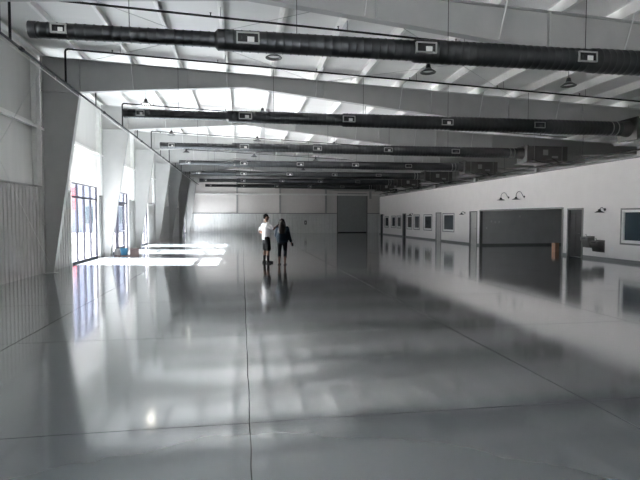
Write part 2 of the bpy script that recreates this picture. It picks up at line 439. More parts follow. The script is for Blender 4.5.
# ------------------------------------------------------------------ steel frames
def i_member(mb, outer, inner, y, fl=.10, tf=.018, tw=.010):
    """plate girder: web polygon between two edge lines with flanges along them (points in x-z)"""
    poly = list(outer)+list(inner)[::-1]
    mb.prism(poly, 'y', y-tw/2, y+tw/2)
    for line, sgn in ((outer, 1), (inner, -1)):
        for p, q in zip(line, line[1:]):
            p = Vector(p); q = Vector(q); d = (q-p).normalized(); n = Vector((-d.y, d.x))*tf*.5
            mb.prism([tuple(p+n), tuple(q+n), tuple(q-n), tuple(p-n)], 'y', y-fl, y+fl)
XK, ZK = -4.73, 5.39
XC = 13.2      # interior column line
def make_frame(y):
    t = thing('steel_frame', (XL+.2, y, 0), '', 'steel frame')
    m = MB(); i_member(m, [(-5.80,0),(-5.78,ZK-.03)], [(-5.56,0),(XK,ZK-.03)], y)
    m.box(-5.86,-5.48,y-.12,y+.12,0,.02); m.box(-5.78,XK+.02,y-.10,y+.10,ZK-.03,ZK)
    m.build('column', M_steel, t)
    m = MB()
    top = [(-5.78,zrt(-5.78)-.01),(XFAR-.3,zrt(XFAR-.3)-.01)]
    inner = [(XK,ZK),(0.12,5.73),(6.24,5.09),(10.6,4.62),(XC+.4,4.62),(XFAR-.3,5.0)]
    poly = [(-5.78,ZK)]+inner+[top[1],top[0]]
    m.prism(poly, 'y', y-.005, y+.005)
    for line in (top, inner):
        for p, q in zip(line, line[1:]):
            p = Vector(p); q = Vector(q); d = (q-p).normalized(); n = Vector((-d.y, d.x))*.009
            m.prism([tuple(p+n), tuple(q+n), tuple(q-n), tuple(p-n)], 'y', y-.10, y+.10)
    m.box(-5.79,-5.76,y-.10,y+.10,ZK,zrt(-5.78)-.01)
    m.build('rafter', M_steel, t)
    # web stiffeners and splice plates
    for x, w in ((XK,.03),(-1.6,.02),(2.6,.02),(6.24,.035),(9.0,.02),(11.8,.02)):
        zb = [p for p in zip(inner, inner[1:]) if p[0][0] <= x <= p[1][0]][0]
        (xa,za),(xb,zb_) = zb; zz = za+(zb_-za)*(x-xa)/(xb-xa)
        m = MB(); m.box(x-w/2, x+w/2, y-.09, y+.09, zz, zrt(x)-.015); m.build('stiffener', M_steel, t)
    # flange braces up to the purlins
    for k in range(1, 12, 2):
        x = -4.6+1.385*k
        seg = [p for p in zip(inner, inner[1:]) if p[0][0] <= x <= p[1][0]][0]; (xa,za),(xb,zb_) = seg; zz = za+(zb_-za)*(x-xa)/(xb-xa)
        m = MB(); m.tube([(x+.02,y-.09,zz+.02),(x+.02,y-.42,zrt(x)+.03)], .013, 6); m.build('flange_brace', M_stiff, t)
    m = MB(); m.box(XC+.9,XC+.92,y-.1,y+.1,HW,4.62); m.box(XC+1.1,XC+1.12,y-.1,y+.1,HW,4.62); m.box(XC+.92,XC+1.1,y-.006,y+.006,HW,4.62); m.build('post', M_steel, t)
    return t
fr0 = make_frame(FR[0])
flab = ['nearest tapered steel frame, crossing the top right of the photo','tapered grey steel frame whose big column stands at the left, before the tall window','steel frame whose sunlit column stands between the window and the glazed entrance',
 'steel frame with sunlit column, third one standing along the left wall','fourth steel frame along the left wall from the camera, column catching the last sunlight','fifth steel frame along the left wall, its column in shade','sixth steel frame along the left wall, its column in shade','steel frame nearest the far wall']
fr0['label'] = flab[0]; fr0['group'] = 'tapered steel frames'
for k in range(1, 8): copy_thing(fr0, (XL+.2, FR[k], 0), flab[k])

# ------------------------------------------------------------------ purlins
px = [-4.6+1.385*k for k in range(0, 19)]
def purlin_mesh(x):
    z = zrt(x)+.004; m = MB(); y0, y1 = Y0+.02, YB-.02
    m.box(x-.003,x+.003,y0,y1,z,z+.235); m.box(x,x+.075,y0,y1,z,z+.004); m.box(x-.07,x,y0,y1,z+.231,z+.235); m.box(x+.071,x+.075,y0,y1,z,z+.02)
    return m
p0 = purlin_mesh(px[0]).build('roof_purlin', M_purlin)
me0 = p0.data
for v in me0.vertices: v.co.x -= px[0]; v.co.z -= zrt(px[0])
p0.location = (px[0],0,zrt(px[0]))
tag(p0, 'roof purlin running lengthwise, nearest the left wall', 'beam', 'roof purlins')
for k, x in enumerate(px[1:], 1):
    if x > XFAR-.2: break
    c = p0.copy(); C.objects.link(c); c.location = (x,0,zrt(x))
    c['label'] = 'roof purlin running lengthwise under the ceiling, %s from the left wall'%ORD[k]
m = MB(); m.box(XL-.028, XL+.18, Y0+.01, YB-.01, zrt(XL)-.0, zrt(XL)+.03); m.box(XL-.028, XL+.02, Y0+.01, YB-.01, zrt(XL)-.16, zrt(XL))
tag(m.build('eave_strut', M_purlin), 'pale eave strut along the top of the left wall', 'beam')

# wall girts between the columns, and pale strips beside each column
g0 = None
bounds = [Y0]+[f for f in FR]+[YB]
for k, (a, b) in enumerate(zip([3.1]+FR[:-1], FR)):
    if g0 is None:
        m = MB(); m.box(0,.20,.13,6.3-.13,0,.006); m.box(.194,.20,.13,6.17,-.06,0); m.box(-.03,0,.13,6.17,0,.14); m.box(.0,.02,.13,6.17,.006,.14)
        g0 = m.build('wall_girt', M_purlin); g0.location = (XL, a, 4.26)
        tag(g0, '', 'beam', 'girts on the left wall'); o = g0
    else:
        o = g0.copy(); C.objects.link(o); o.location = (XL, a, 4.26)
    o['label'] = ['pale horizontal girt on the left wall beside the camera','pale girt on the left wall above the ribbed liner at the left edge','girt on the left wall above the tall four lite window','girt on the left wall above the glazed entrance','girt on the left wall above the third storefront window',
      'girt in the first blank bay past the windows','girt in the second blank bay past the windows','girt in the blank bay nearest the far wall'][k]
for y in FR:
    m = MB(); m.box(XL-.03, XL+.10, y-.42, y-.12, 2.6, zrt(XL)-.16)
    struct(m.build('trim_%d'%tn, M_white), 'white vertical strip beside a wall column', 'trim'); tn += 1

# brace rods in the near bay
for k, (ya, yb) in enumerate(((9.5,15.6),(15.6,9.5))):
    m = MB(); m.tube([(XL+.22+.02*k,ya,.3),(XL+.22+.02*k,yb,6.1)], .005, 6)
    tag(m.build('brace_rod', M_stiff), ['thin wall brace rod rising away from the camera','thin wall brace rod rising towards the camera'][k], 'brace rod')
for k, (xa, ya, xb, yb) in enumerate(((-4.6,9.6,2.3,15.5),(2.3,9.6,-4.6,15.5),(2.3,9.6,9.2,15.5),(9.2,9.6,2.3,15.5))):
    m = MB(); m.tube([(xa,ya,zrt(xa)-.10-.02*(k%2)),(xb,yb,zrt(xb)-.10-.02*(k%2))], .006, 6)
    tag(m.build('brace_rod', M_steel), ['roof brace rod sloping right and away, left half of the near bay','roof brace rod sloping left and away, left half of the near bay','roof brace rod sloping right and away, right half of the near bay','roof brace rod sloping left and away, right half of the near bay'][k], 'brace rod')

# ------------------------------------------------------------------ ducts
ZD = 4.66
STEPS = [(-3.30,-.42,.125),(-.38,3.05,.175),(3.10,6.55,.205),(6.60,9.9,.225),(9.95,12.6,.235)]
VENTX = [-2.86,.12,3.24,6.40,9.55]
def make_duct(y):
    t = thing('air_duct', (-3.5, y, ZD), '', 'duct', 'spiral air ducts')
    prev = None
    for i, (a, b, r) in enumerate(STEPS):
        prof = []; x = a
        if prev: prof.append((prev, a-.05))
        while x < b:
            prof += [(r, x), (r, x+.10), (r+.006, x+.11), (r+.006, x+.125), (r, x+.135)]; x += .14
        prof.append((r, b))
        m = MB(); m.lathe(prof, (0, y, ZD), 24, 'x'); m.build('duct_section', M_duct, t, smooth=True)
        prev = r
    m = MB(); m.lathe([(.04,-3.33),(.132,-3.33),(.132,-3.22),(.128,-3.22)], (0,y,ZD), 24, 'x'); m.build('end_cap', M_ductend, t, smooth=True)
    for k in (1,2):
        pass
    m = MB(); r = .262
    for x in (12.22,12.42): m.lathe([(.225,x),(r-.015,x+.005),(r-.015,x+.03),(.225,x+.035)], (0,y,ZD), 24, 'x')
    m.build('flexible_collar', M_reg, t, smooth=True)
    for i, vx in enumerate(VENTX):
        r = [s[2] for s in STEPS if s[0] <= vx <= s[1]][0]
        w, h = (.12,.075) if i == 0 else (.19,.095)
        yf = y-r-.012
        m = MB()
        for q in ((vx-w,vx+w,h-.022,h),(vx-w,vx+w,-h,-h+.022),(vx-w,vx-w+.022,-h,h),(vx+w-.022,vx+w,-h,h)):
            m.box(q[0],q[1],yf-.01,yf+r*.45,ZD+q[2],ZD+q[3])
        rg = m.build('register', M_reg, t)
        m = MB(); m.box(vx-w+.022,vx+w-.022,yf+.01,yf+.014,ZD-h+.022,ZD+h-.022); m.build('throat', M_dark, rg)
        m = MB(); m.box(vx-w*.05,vx+w*.55,yf-.002,yf+.008,ZD-h+.03,ZD+h*.2); m.build('damper', M_blade if i != 4 else M_unit, rg)
    for k in range(0, 12):
        x = -4.6+1.385*k+.02
        if x < -3.2 or x > 12.5: continue
        r = min((abs((s[0]+s[1])/2-x), s[2]) for s in STEPS)[1]
        if k % 2: continue
        m = MB(); m.tube([(x,y,ZD+r-.01),(x,y,zrt(x)+.03)], .006, 5); m.build('hanger', M_pipe, t)
    return t
DY = [8.6+6.33*k for k in range(7)]
du0 = make_duct(DY[0])
dl = ['big black spiral air duct nearest the camera across the top','second spiral air duct from the camera','third spiral air duct from the camera, paler grey','fourth spiral air duct from the camera','fifth spiral air duct from the camera','sixth spiral air duct from the camera','spiral air duct nearest the far wall']
du0['label'] = dl[0]
for k in range(1, 7): copy_thing(du0, (-3.5, DY[k], ZD), dl[k])

# air handlers on the right over the offices
def make_unit(y):
    t = thing('air_handler', (12.95, y, HW+.2), '', 'air handler', 'air handlers over the offices')
    m = MB(); m.box(12.95,15.0,y-.38,y+.38,4.30,4.97); m.build('casing', M_unit, t, bevel=.02)
    m = MB(); m.box(12.93,13.0,y-.42,y+.42,4.26,5.01); m.build('end_flange', M_unit, t)
    m = MB(); m.lathe([(.235,12.55),(.235,12.7),(.28,12.94)], (0,y,ZD), 20, 'x'); m.build('inlet', M_unit, t, smooth=True)
    m = MB(); m.box(13.75,14.0,y-.39,y-.375,4.55,4.8); m.build('label_plate', M_reg, t)
    m = MB(); m.box(14.2,14.5,y-.39,y-.375,4.42,4.52); m.build('access_latch', M_reg, t)
    for x in (13.3, 14.7):
        m = MB()
        for s in (-.4,.4): m.tube([(x,y+s,4.24),(x,y+s,zrt(x)+.02)], .008, 6)
        m.box(x-.03,x+.03,y-.44,y+.44,4.24,4.30)
        m.build('hanger', M_reg, t)
    m = MB(); m.box(12.8,15.1,y-.45,y+.45,4.16,4.20); m.build('drain_pan', M_foil, t)
    m = MB(); m.tube([(14.95,y-.1,4.5),(15.5,y-.15,4.45),(16.1,y-.5,4.35),(16.6,y-1.2,4.25),(16.7,y-2.0,4.2)], .17, 14); m.build('flexible_duct', M_foil, t, smooth=True)
    m = MB(); m.tube([(14.2,y-.39,4.4),(14.2,y-.9,4.15),(14.3,y-1.4,4.1),(14.35,y-2.4,4.0)], .03, 8); m.tube([(13.2,y-.39,4.35),(13.5,y-.6,4.2),(14.3,y-.7,4.1),(15.2,y-.8,4.05)], .02, 8); m.build('refrigerant_line', M_pipe, t, smooth=True)
    return t
u0 = make_unit(DY[0])
ul = ['air handler at the end of the nearest duct','dark air handler at the end of the second duct, at the right edge','air handler box at the end of the third duct','air handler box at the end of the fourth duct','air handler at the end of the fifth duct','air handler at the end of the sixth duct','air handler at the end of the farthest duct']
u0['label'] = ul[0]
for k in range(1, 7): copy_thing(u0, (12.95, DY[k], HW+.2), ul[k])
# trunk pipework running over the offices
for i, (x, z, r, mt, lb) in enumerate(((18.0,4.45,.13,M_unit,'dark trunk duct running lengthwise over the offices'),(13.6,4.02,.035,M_pipe,'black pipe running lengthwise just above the white office wall'),(14.6,4.0,.05,M_foil,'silver pipe lying over the offices'))):
    m = MB(); m.tube([(x,5,z),(x,47.5,z)], r, 12)
    if i < 2:
        for y in range(6, 47, 6): m.tube([(x,y,z+r*.8),(x,y,zrt(x)+.01)], .008, 5)
    else: 
        for y in range(6, 47, 4): m.box(x-.05,x+.05,y-.03,y+.03,HW+.001,z)
    tag(m.build('service_pipe', mt, smooth=True), lb, 'pipe')

# ------------------------------------------------------------------ sprinkler pipes
XP, ZP = -4.58, 5.22
t = thing('sprinkler_main', (XP, 0, ZP), 'long black sprinkler main along the top of the left columns', 'pipe')
m = MB(); m.tube([(XP,Y0+.05,ZP),(XP,YB-.1,ZP)], .027, 10)
m.build('pipe', M_pipe, t, smooth=True)
for y in [4.6+6.3*k for k in range(8)]:
    m = MB(); m.lathe([(.027,-.07),(.045,-.06),(.045,.06),(.027,.07)], (XP,y+.5,ZP), 10, 'y'); m.build('coupling', M_pipe, t, smooth=True)
    m = MB(); m.tube([(XP,y-.45,ZP),(XP,y-.45,zroof(XP)-.01)], .018, 6); m.build('hanger', M_pipe, t)
t = thing('conduit', (XP+.0, 0, ZP-.09), 'thin white conduit running under the sprinkler main', 'conduit')
m = MB(); m.tube([(XP-.04,Y0+.05,ZP-.075),(XP-.04,YB-.1,ZP-.075)], .008, 8); m.build('pipe', M_conduit, t, smooth=True)
m = MB()
for k in range(20): m.box(XP-.050,XP-.03,Y0+1+3.3*k,Y0+1.02+3.3*k,ZP-.1,ZP+.02)
m.build('clip', M_conduit, t)
def make_branch(y):
    t = thing('sprinkler_branch', (XP, y, ZP), '', 'pipe', 'sprinkler branch lines')
    def zb(x): return 6.11-.043*(x+4.6)
    m = MB(); m.tube([(XP,y,ZP),(XP,y,zb(XP)-.07),(XP+.02,y,zb(XP)-.02),(XP+.07,y,zb(XP)),(XP+.2,y,zb(XP))], .026, 10); m.build('riser', M_pipe, t, smooth=True)
    m = MB(); m.tube([(XP+.18,y,zb(XP+.18)),(14.5,y,zb(14.5))], .023, 10); m.build('pipe', M_pipe, t, smooth=True)
    x = -3.4
    while x < 14:
        m = MB(); m.lathe([(.012,-.0),(.012,.06),(.025,.065),(.025,.07)], (x,y,zb(x)+.01), 8); m.build('sprinkler_head', M_pipe, t); x += 2.77
    x = -4.6+1.385
    while x < 14:
        m = MB(); m.tube([(x+.02,y,zb(x)),(x+.02,y,zrt(x)+.01)], .006, 5); m.build('hanger', M_pipe, t); x += 2.77
    return t
b0 = make_branch(10.88)
bl = ['sprinkler branch line nearest the camera, above the front duct','sprinkler branch line between the first two ducts','third sprinkler branch line from the camera','fourth sprinkler branch line from the camera','fifth sprinkler branch line from the camera','sixth sprinkler branch line from the camera','sprinkler branch line nearest the far wall']
b0['label'] = bl[0]
for y, l in zip((14.04,20.28,26.45,32.74,39.0,45.3), bl[1:]): copy_thing(b0, (XP, y, ZP), l)

# ------------------------------------------------------------------ pendant high bay lamps
def make_pendant(x, y, lit):
    zt = zrt(x); zb = zt-.60
    t = thing('pendant_lamp', (x, y, zt), '', 'ceiling lamp', 'high bay pendant lamps')
    m = MB(); m.tube([(x,y,zt+.02),(x,y,zb+.20)], .008, 6); m.build('cord', M_pipe, t)
    m = MB(); m.lathe([(.02,.22),(.05,.20),(.065,.13),(.075,.10)], (x,y,zb), 16); m.build('housing', M_black, t, smooth=True)
    m = MB(); m.lathe([(.07,.10),(.185,.015),(.190,.0),(.180,.0),(.066,.09)], (x,y,zb), 24); m.build('lamp_shade', M_shade, t, smooth=True)
    m = MB()
    pts = [(x+.19*math.cos(a*PI/12), y+.19*math.sin(a*PI/12), zb) for a in range(25)]; m.tube(pts, .010, 6, caps=False); m.build('rim', M_black, t, smooth=True)
    m = MB(); m.lathe([(.0001,.035),(.13,.035),(.13,.045),(.0001,.045)], (x,y,zb), 20); m.build('lens', M_lens if lit else M_lensoff, t)
    return t
LX = [-3.35,.78,4.68,8.6]
lit0 = make_pendant(LX[0], 18.4, True); un0 = make_pendant(LX[1], 12.0, False)
lit0['label'] = 'lit pendant lamp hanging above the left end of the second duct'
rown = {12.0:'row nearest the camera', 18.4:'second row from the camera', 24.8:'third row from the camera', 31.2:'fourth row from the camera', 37.6:'fifth row from the camera', 44.0:'row nearest the far wall'}
coln = ['leftmost','second from the left','third from the left','rightmost']
un0['label'] = 'unlit pendant lamp, leftmost in the row nearest the camera'
for y in rown:
    for i, x in enumerate(LX):
        if (y == 12.0 and i < 2) or (y == 18.4 and i == 0): continue
        src = lit0 if (i == 0 and y in (31.2,)) else un0
        c = copy_thing(src, (x, y, zrt(x)), '%s pendant lamp, %s in the %s'%('lit' if src is lit0 else 'unlit', coln[i], rown[y]))

# ------------------------------------------------------------------ gooseneck wall lamps
def wall_lamp(x, y, z, label, big=True, group=None):
    t = thing('wall_lamp', (x, y, z), label, 'wall lamp', group)
    k = 1. if big else .55
    m = MB(); m.lathe([(.055,0),(.055,-.02),(.03,-.03)], (x,y,z), 14, 'x'); m.build('wall_plate', M_black, t, smooth=True)
    if big: pts = [(0,0),(-.07,.03),(-.12,.12),(-.18,.22),(-.28,.26),(-.38,.22),(-.44,.10),(-.45,-.05)]
    else: pts = [(0,0),(-.06,.03),(-.13,.08),(-.20,.06),(-.24,-.02)]
    m = MB(); m.tube([(x+a,y,z+b) for a, b in pts], .012, 8); m.build('gooseneck_arm', M_black, t, smooth=True)
    ex, ez = pts[-1]
    m = MB(); m.lathe([(.02,.04),(.05,.02),(.06,-.03),(.20*(.85 if not big else 1),-.09),(.205*(.85 if not big else 1),-.10),(.19*(.85 if not big else 1),-.10),(.05,-.04)], (x+ex,y,z+ez), 20); m.build('lamp_shade', M_black, t, smooth=True)
wall_lamp(XR, 24.2, 2.74, 'left black gooseneck lamp above the wide opening', True, 'gooseneck lamps')
wall_lamp(XR, 22.75, 2.72, 'right black gooseneck lamp above the wide opening', True, 'gooseneck lamps')
wall_lamp(XR, 17.18, 1.98, 'small black wall lamp above the drinking fountains', False, 'small wall lamps')
wall_lamp(XR, 29.35, 1.98, 'small black wall lamp beside the pale door past the opening', False, 'small wall lamps')
wall_lamp(XR, 39.0, 1.98, 'small wall lamp over the pair of far windows', False, 'small wall lamps')
wall_lamp(XR, 47.4, 1.95, 'small wall lamp near the far corner', False, 'small wall lamps')

# ------------------------------------------------------------------ drinking fountains and small wall things
def fountain(y, z, label):
    t = thing('drinking_fountain', (XR, y, z-.35), label, 'drinking fountain', 'pair of drinking fountains')
    m = MB(); m.prism([(XR-.02,z-.42),(XR-.18,z-.42),(XR-.24,z-.22),(XR-.30,z-.12),(XR-.31,z),(XR-.02,z+.01)], 'y', y-.22, y+.22); m.build('body', M_stainl, t, bevel=.015)
    m = MB(); m.box(XR-.29,XR-.06,y-.19,y+.19,z+.008,z+.016); m.build('basin', M_dark, t)
    m = MB(); m.tube([(XR-.12,y+.08,z+.01),(XR-.12,y+.08,z+.09),(XR-.17,y+.08,z+.10)], .014, 8); m.build('spout', M_chrome, t, smooth=True)
    m = MB(); m.box(XR-.02,XR,y-.24,y+.24,z-.44,z+.04); m.build('back_plate', M_stainl, t)
    m = MB(); m.box(XR-.325,XR-.305,y-.10,y+.10,z-.08,z-.03); m.build('push_bar', M_black, t)
fountain(17.95, .88, 'upper stainless drinking fountain next to the charcoal door')
fountain(17.38, .74, 'lower stainless drinking fountain, the one farther from the door')
def plate(x, y, z, label, mt=M_white_p, w=.045, h=.06, facing='-x', name='wall_outlet', cat='outlet', d=.012):
    t = thing(name, (x, y, z), label, cat)
    m = MB(); 
    if facing == '-x': m.box(x-d,x,y-w,y+w,z-h,z+h)
    elif facing == '+x': m.box(x,x+d,y-w,y+w,z-h,z+h)
    else: m.box(x-w,x+w,y-d,y,z-h,z+h)
    m.build('plate', mt, t, bevel=.003)
    m = MB()
    if facing == '-x': m.box(x-d-.004,x-d,y-w*.3,y+w*.3,z-h*.5,z+h*.5)
    elif facing == '+x': m.box(x+d,x+d+.004,y-w*.3,y+w*.3,z-h*.5,z+h*.5)
    else: m.box(x-w*.3,x+w*.3,y-d-.004,y-d,z-h*.5,z+h*.5)
    m.build('insert', M_white_p, t)
plate(XR, 16.75, .46, 'white outlet low on the office wall, right of the fountains', w=.06, h=.07)
for i, (yy, zz) in enumerate(((27.75,1.95),(27.75,1.35),(27.75,1.0))):
    plate(XL+.012, yy, zz, ['small grey wall box beside the glazed entrance, topmost of three','small grey wall box beside the glazed entrance, middle of three','small grey wall box beside the glazed entrance, lowest of three'][i], M_steel, .07, .09, '+x', 'switch_box', 'switch', .05)
plate(XL-.012, 25.9, 3.25, 'small white emergency light above the glazed entrance', M_white_p, .14, .06, '+x', 'emergency_light', 'light', .07)
for i, (xx, zz) in enumerate(((14.45,1.05),(14.75,1.45),(15.0,1.40),(15.25,1.42))):
    plate(xx, 27.40, zz, ['lowest white plate on the dark room wall, by the left jamb','left of three white plates in a row on the dark room wall','middle of three white plates in a row on the dark room wall','right of three white plates in a row on the dark room wall'][i], facing='-y')
plate(16.6, 27.40, 1.75, 'single white plate high on the dark room wall', facing='-y')
plate(6.95, YB-.045, 1.15, 'small dark box on the ribbed far wall right of the couple', M_black, .12, .22, '-y', 'control_box', 'switch', .10)

# ------------------------------------------------------------------ boxes and bucket
def carton(x, y, w, d, h, mt, label, rz=0, z=0):
    t = thing('cardboard_box', (x,y,z), label, 'box', rz=rz)
    m = MB(); m.box(-w/2,w/2,-d/2,d/2,0,h); m.build('body', mt, t, bevel=.008, local=True)
    m = MB(); m.box(-w/2-.002,w/2+.002,-.03,.03,h*.75,h+.003); m.build('tape', mat('packing tape',(.45,.36,.24),.3), t, local=True)
    m = MB(); m.box(-w/2,w/2,-d/2,-.004,h,h+.006); m.box(-w/2,w/2,.004,d/2,h,h+.006); m.build('flap', mt, t, local=True)
carton(15.25, 22.0, .24, .24, .42, M_card, 'orange brown cardboard box standing inside the wide opening', .1)
carton(-4.72, 22.75, .36, .34, .30, M_card2, 'brown carton on the floor right of the blue bucket', .15)
t = thing('bucket', (-5.12, 22.55, 0), 'blue bucket on the floor by the glazed entrance', 'bucket')
m = MB(); m.lathe([(.13,0),(.16,.30),(.168,.30),(.168,.33),(.15,.33),(.12,.04)], (-5.12,22.55,0), 20); m.build('body', M_blue, t, smooth=True)
m = MB(); m.tube([(-5.12+.165*math.cos(a),22.55,.31+.10*math.sin(a)) for a in [PI*k/8 for k in range(9)]], .006, 6); m.build('handle', M_chrome, t)
t = thing('plastic_tub', (-5.42, 22.55, 0), 'white plastic tub left of the blue bucket', 'tub')
m = MB(); m.lathe([(.11,0),(.13,.28),(.11,.28)], (-5.42,22.6,0), 18); m.build('body', M_white_p, t, smooth=True)
m = MB(); m.lathe([(.135,.28),(.135,.31),(.02,.315)], (-5.42,22.6,0), 18); m.build('lid', M_white_p, t, smooth=True)
t = thing('timber_board', (-5.0, 22.2, 0), 'flat brown board on the floor before the bucket', 'board')
m = MB(); m.box(-5.45,-4.45,22.20,22.30,0,.04); m.build('board', M_card2, t)
t = thing('waste_bin', (14.55, 20.15, 0), 'small dark bin by the right jamb of the wide opening', 'bin')
m = MB(); m.lathe([(.11,0),(.13,.38),(.12,.38),(.10,.02)], (14.6,20.2,0), 18); m.build('body', M_black, t, smooth=True)
m = MB(); m.box(14.50,14.56,20.12,20.2,.18,.30); m.build('sticker', M_white_p, t)

# ------------------------------------------------------------------ outside
m = MB(); m.box(-120, XL-.2, -60, 160, -.25, -.05)
struct(m.build('ground', M_asphalt), 'pale forecourt outside the windows', 'ground')
t = thing('neighbouring_building', (-24, 60, 0), 'pale blue grey building outside, seen through the tall windows', 'building')
m = MB(); m.box(-30,-11.5,62,80,-.05,14); m.build('wall', M_ext, t)
m = MB(); m.box(-30.2,-11.3,61.8,80.2,14,14.4); m.build('roof_edge', M_white, t)
m = MB(); m.box(-20.6,-19.2,61.85,62,2.6,5.2); m.build('fascia', M_extred, t)
for x in (-18,-16,-14):
    m = MB(); m.box(x-.5,x+.5,61.9,62,1,3); m.build('window', M_dkglass, t)

# ------------------------------------------------------------------ people
def remesh(o, v, smooth=3):
    r = o.modifiers.new('remesh','REMESH'); r.mode = 'VOXEL'; r.voxel_size = v; r.use_smooth_shade = True
    s = o.modifiers.new('smooth','SMOOTH'); s.factor = .5; s.iterations = smooth
V = Vector
def hand(m, wrist, d, up, curl=.5, s=1.):
    """palm and five unequal fingers; d = pointing direction, up = back of the hand"""
    d = V(d).normalized(); up = (V(up)-V(up).dot(d)*d).normalized(); side = d.cross(up); w = V(wrist)
    m.limb([w, w+d*.03*s], [.026*s,.028*s])
    for k in range(4):
        b = w+d*.085*s+side*(.030-.020*k)*s
        m.limb([w+d*.02*s+side*(.018-.012*k)*s, b], [.016*s,.0115*s])
        ln = (.030,.034,.032,.026)[k]*s; p = b; a = 0; pts = [b]
        for j in range(3):
            a += curl*(.35+.25*j); q = d*math.cos(a)-up*math.sin(a); p = p+q*ln*(1-.18*j); pts.append(p)
        m.limb(pts, [.0105*s,.0098*s,.009*s,.008*s])
    th = w+d*.025*s+side*.026*s
    m.limb([th, th+d*.028*s+side*.026*s-up*.006*s, th+d*.058*s+side*.034*s-up*.016*s], [.016*s,.012*s,.010*s])
def head(m, c, yaw=0, tilt=0, s=1.):
    R = Matrix.Rotation(yaw,4,'Z') @ Matrix.Rotation(tilt,4,'Y'); c = V(c)
    def P(x,y,z): return c+(R @ V((x*s,y*s,z*s)))
    m.ell(P(0,-.012,.03), (.077*s,.095*s,.088*s), 20, 14, R)          # skull
    m.ell(P(0,.018,-.035), (.060*s,.072*s,.078*s), 16, 12, R)         # face and jaw
    m.ell(P(0,.062,-.088), (.026*s,.022*s,.022*s), 10, 8, R)          # chin
    m.limb([P(0,.088,.012), P(0,.108,-.022)], [.010*s,.015*s])        # nose
    m.limb([P(-.020,.083,-.055), P(.020,.083,-.055)], [.008*s,.008*s])   # lips
    m.limb([P(-.045,.077,.018), P(-.015,.087,.020)], [.010*s,.010*s]); m.limb([P(.045,.077,.018), P(.015,.087,.020)], [.010*s,.010*s])   # brow
    for q in (-1,1): m.ell(P(q*.078,-.005,-.01), (.010*s,.020*s,.032*s), 8, 8, R)
    return P

# man: faces local +y, white T-shirt, black shorts, long black socks
man = thing('person', (.86, 18.02, 0), 'man in white T-shirt and black shorts reaching out to the person beside him', 'person', rz=math.radians(-72))
hipz = .93
la = [V((-.10,0,hipz)), V((-.10,.02,.50)), V((-.10,-.03,.09))]; ra = [V((.10,0,hipz)), V((.11,.05,.50)), V((.11,.04,.09))]
m = MB()
for L_ in (la, ra):
    a, k, f = L_
    m.limb([a, a.lerp(k,.5), k, k.lerp(f,.30)+V((0,-.015,0)), f], [.092,.078,.056,.060,.038])
    m.limb([f+V((0,-.03,-.04)), f+V((0,.07,-.055)), f+V((0,.16,-.065))], [.036,.034,.024])
m.loft([(0,0,.86,.15,.10),(0,0,.95,.165,.115),(0,.01,1.08,.145,.10),(0,.01,1.25,.165,.115),(0,0,1.38,.185,.115),(0,-.01,1.46,.14,.085),(0,-.01,1.50,.07,.06)])
m.limb([(0,-.01,1.46),(0,.015,1.58)], [.062,.055])
P = head(m, (0,.02,1.675), -.15, 0)
rs, re, rw = V((.19,-.01,1.42)), V((.20,.22,1.24)), V((.12,.44,1.40))        # right arm, reaching forward
ls, le, lw = V((-.19,-.01,1.42)), V((-.27,-.14,1.17)), V((-.17,.06,1.02))    # left arm, bent to the hip
for s_, e_, w_ in ((rs,re,rw),(ls,le,lw)): m.limb([s_, s_.lerp(e_,.5), e_, e_.lerp(w_,.35), w_], [.052,.046,.038,.037,.026])
hand(m, rw, (rw-re), (0,-.3,1), .45); hand(m, lw, (.5,.6,-.6), (-.7,.2,.3), .7)
o = m.build('body', M_skin, man, local=True); remesh(o, .008, 3)
m = MB()
m.loft([(0,0,.86,.185,.135),(0,.005,1.0,.178,.132),(0,.01,1.12,.170,.125),(0,.01,1.26,.185,.132),(0,0,1.38,.205,.132),(0,-.01,1.455,.165,.105),(0,-.01,1.485,.085,.075)])
for s_, e_ in ((rs,re),(ls,le)): m.limb([s_, s_.lerp(e_,.35), s_.lerp(e_,.72)], [.078,.072,.070])
o = m.build('t_shirt', M_tee, man, local=True); remesh(o, .012, 4)
m = MB(); m.loft([(0,0,.74,.185,.115),(0,0,.84,.185,.13),(0,0,.97,.175,.128)])
for a, k, f in (la, ra): m.limb([a+V((0,0,-.03)), a.lerp(k,.5), a.lerp(k,.93)], [.112,.108,.104])
o = m.build('shorts', M_shorts, man, local=True); remesh(o, .012, 3)
for a, k, f in (la, ra):
    m = MB(); m.limb([k.lerp(f,.55)+V((0,-.010,0)), k.lerp(f,.8)+V((0,-.004,0)), f], [.056,.048,.045]); o = m.build('sock', M_sock, man, local=True); remesh(o, .01, 2)
    m = MB(); m.limb([f+V((0,-.04,-.045)), f+V((0,.05,-.04)), f+V((0,.13,-.05)), f+V((0,.18,-.055))], [.038,.038,.033,.026]); m.box(f.x-.036,f.x+.036,f.y-.075,f.y+.175,0,.025)
    o = m.build('shoe', M_shoe, man, local=True); remesh(o, .009, 2)
m = MB(); m.ell(P(0,-.022,.048), (.084,.098,.083), 18, 12); m.ell(P(0,-.07,-.01), (.068,.045,.05), 14, 10); o = m.build('hair', M_hairm, man, local=True); remesh(o, .009, 2)
m = MB()
for q in (-1,1): m.ell(P(q*.031,.088,.0), (.011,.008,.008), 10, 8)
m.build('eyes', M_black, man, smooth=True, local=True)

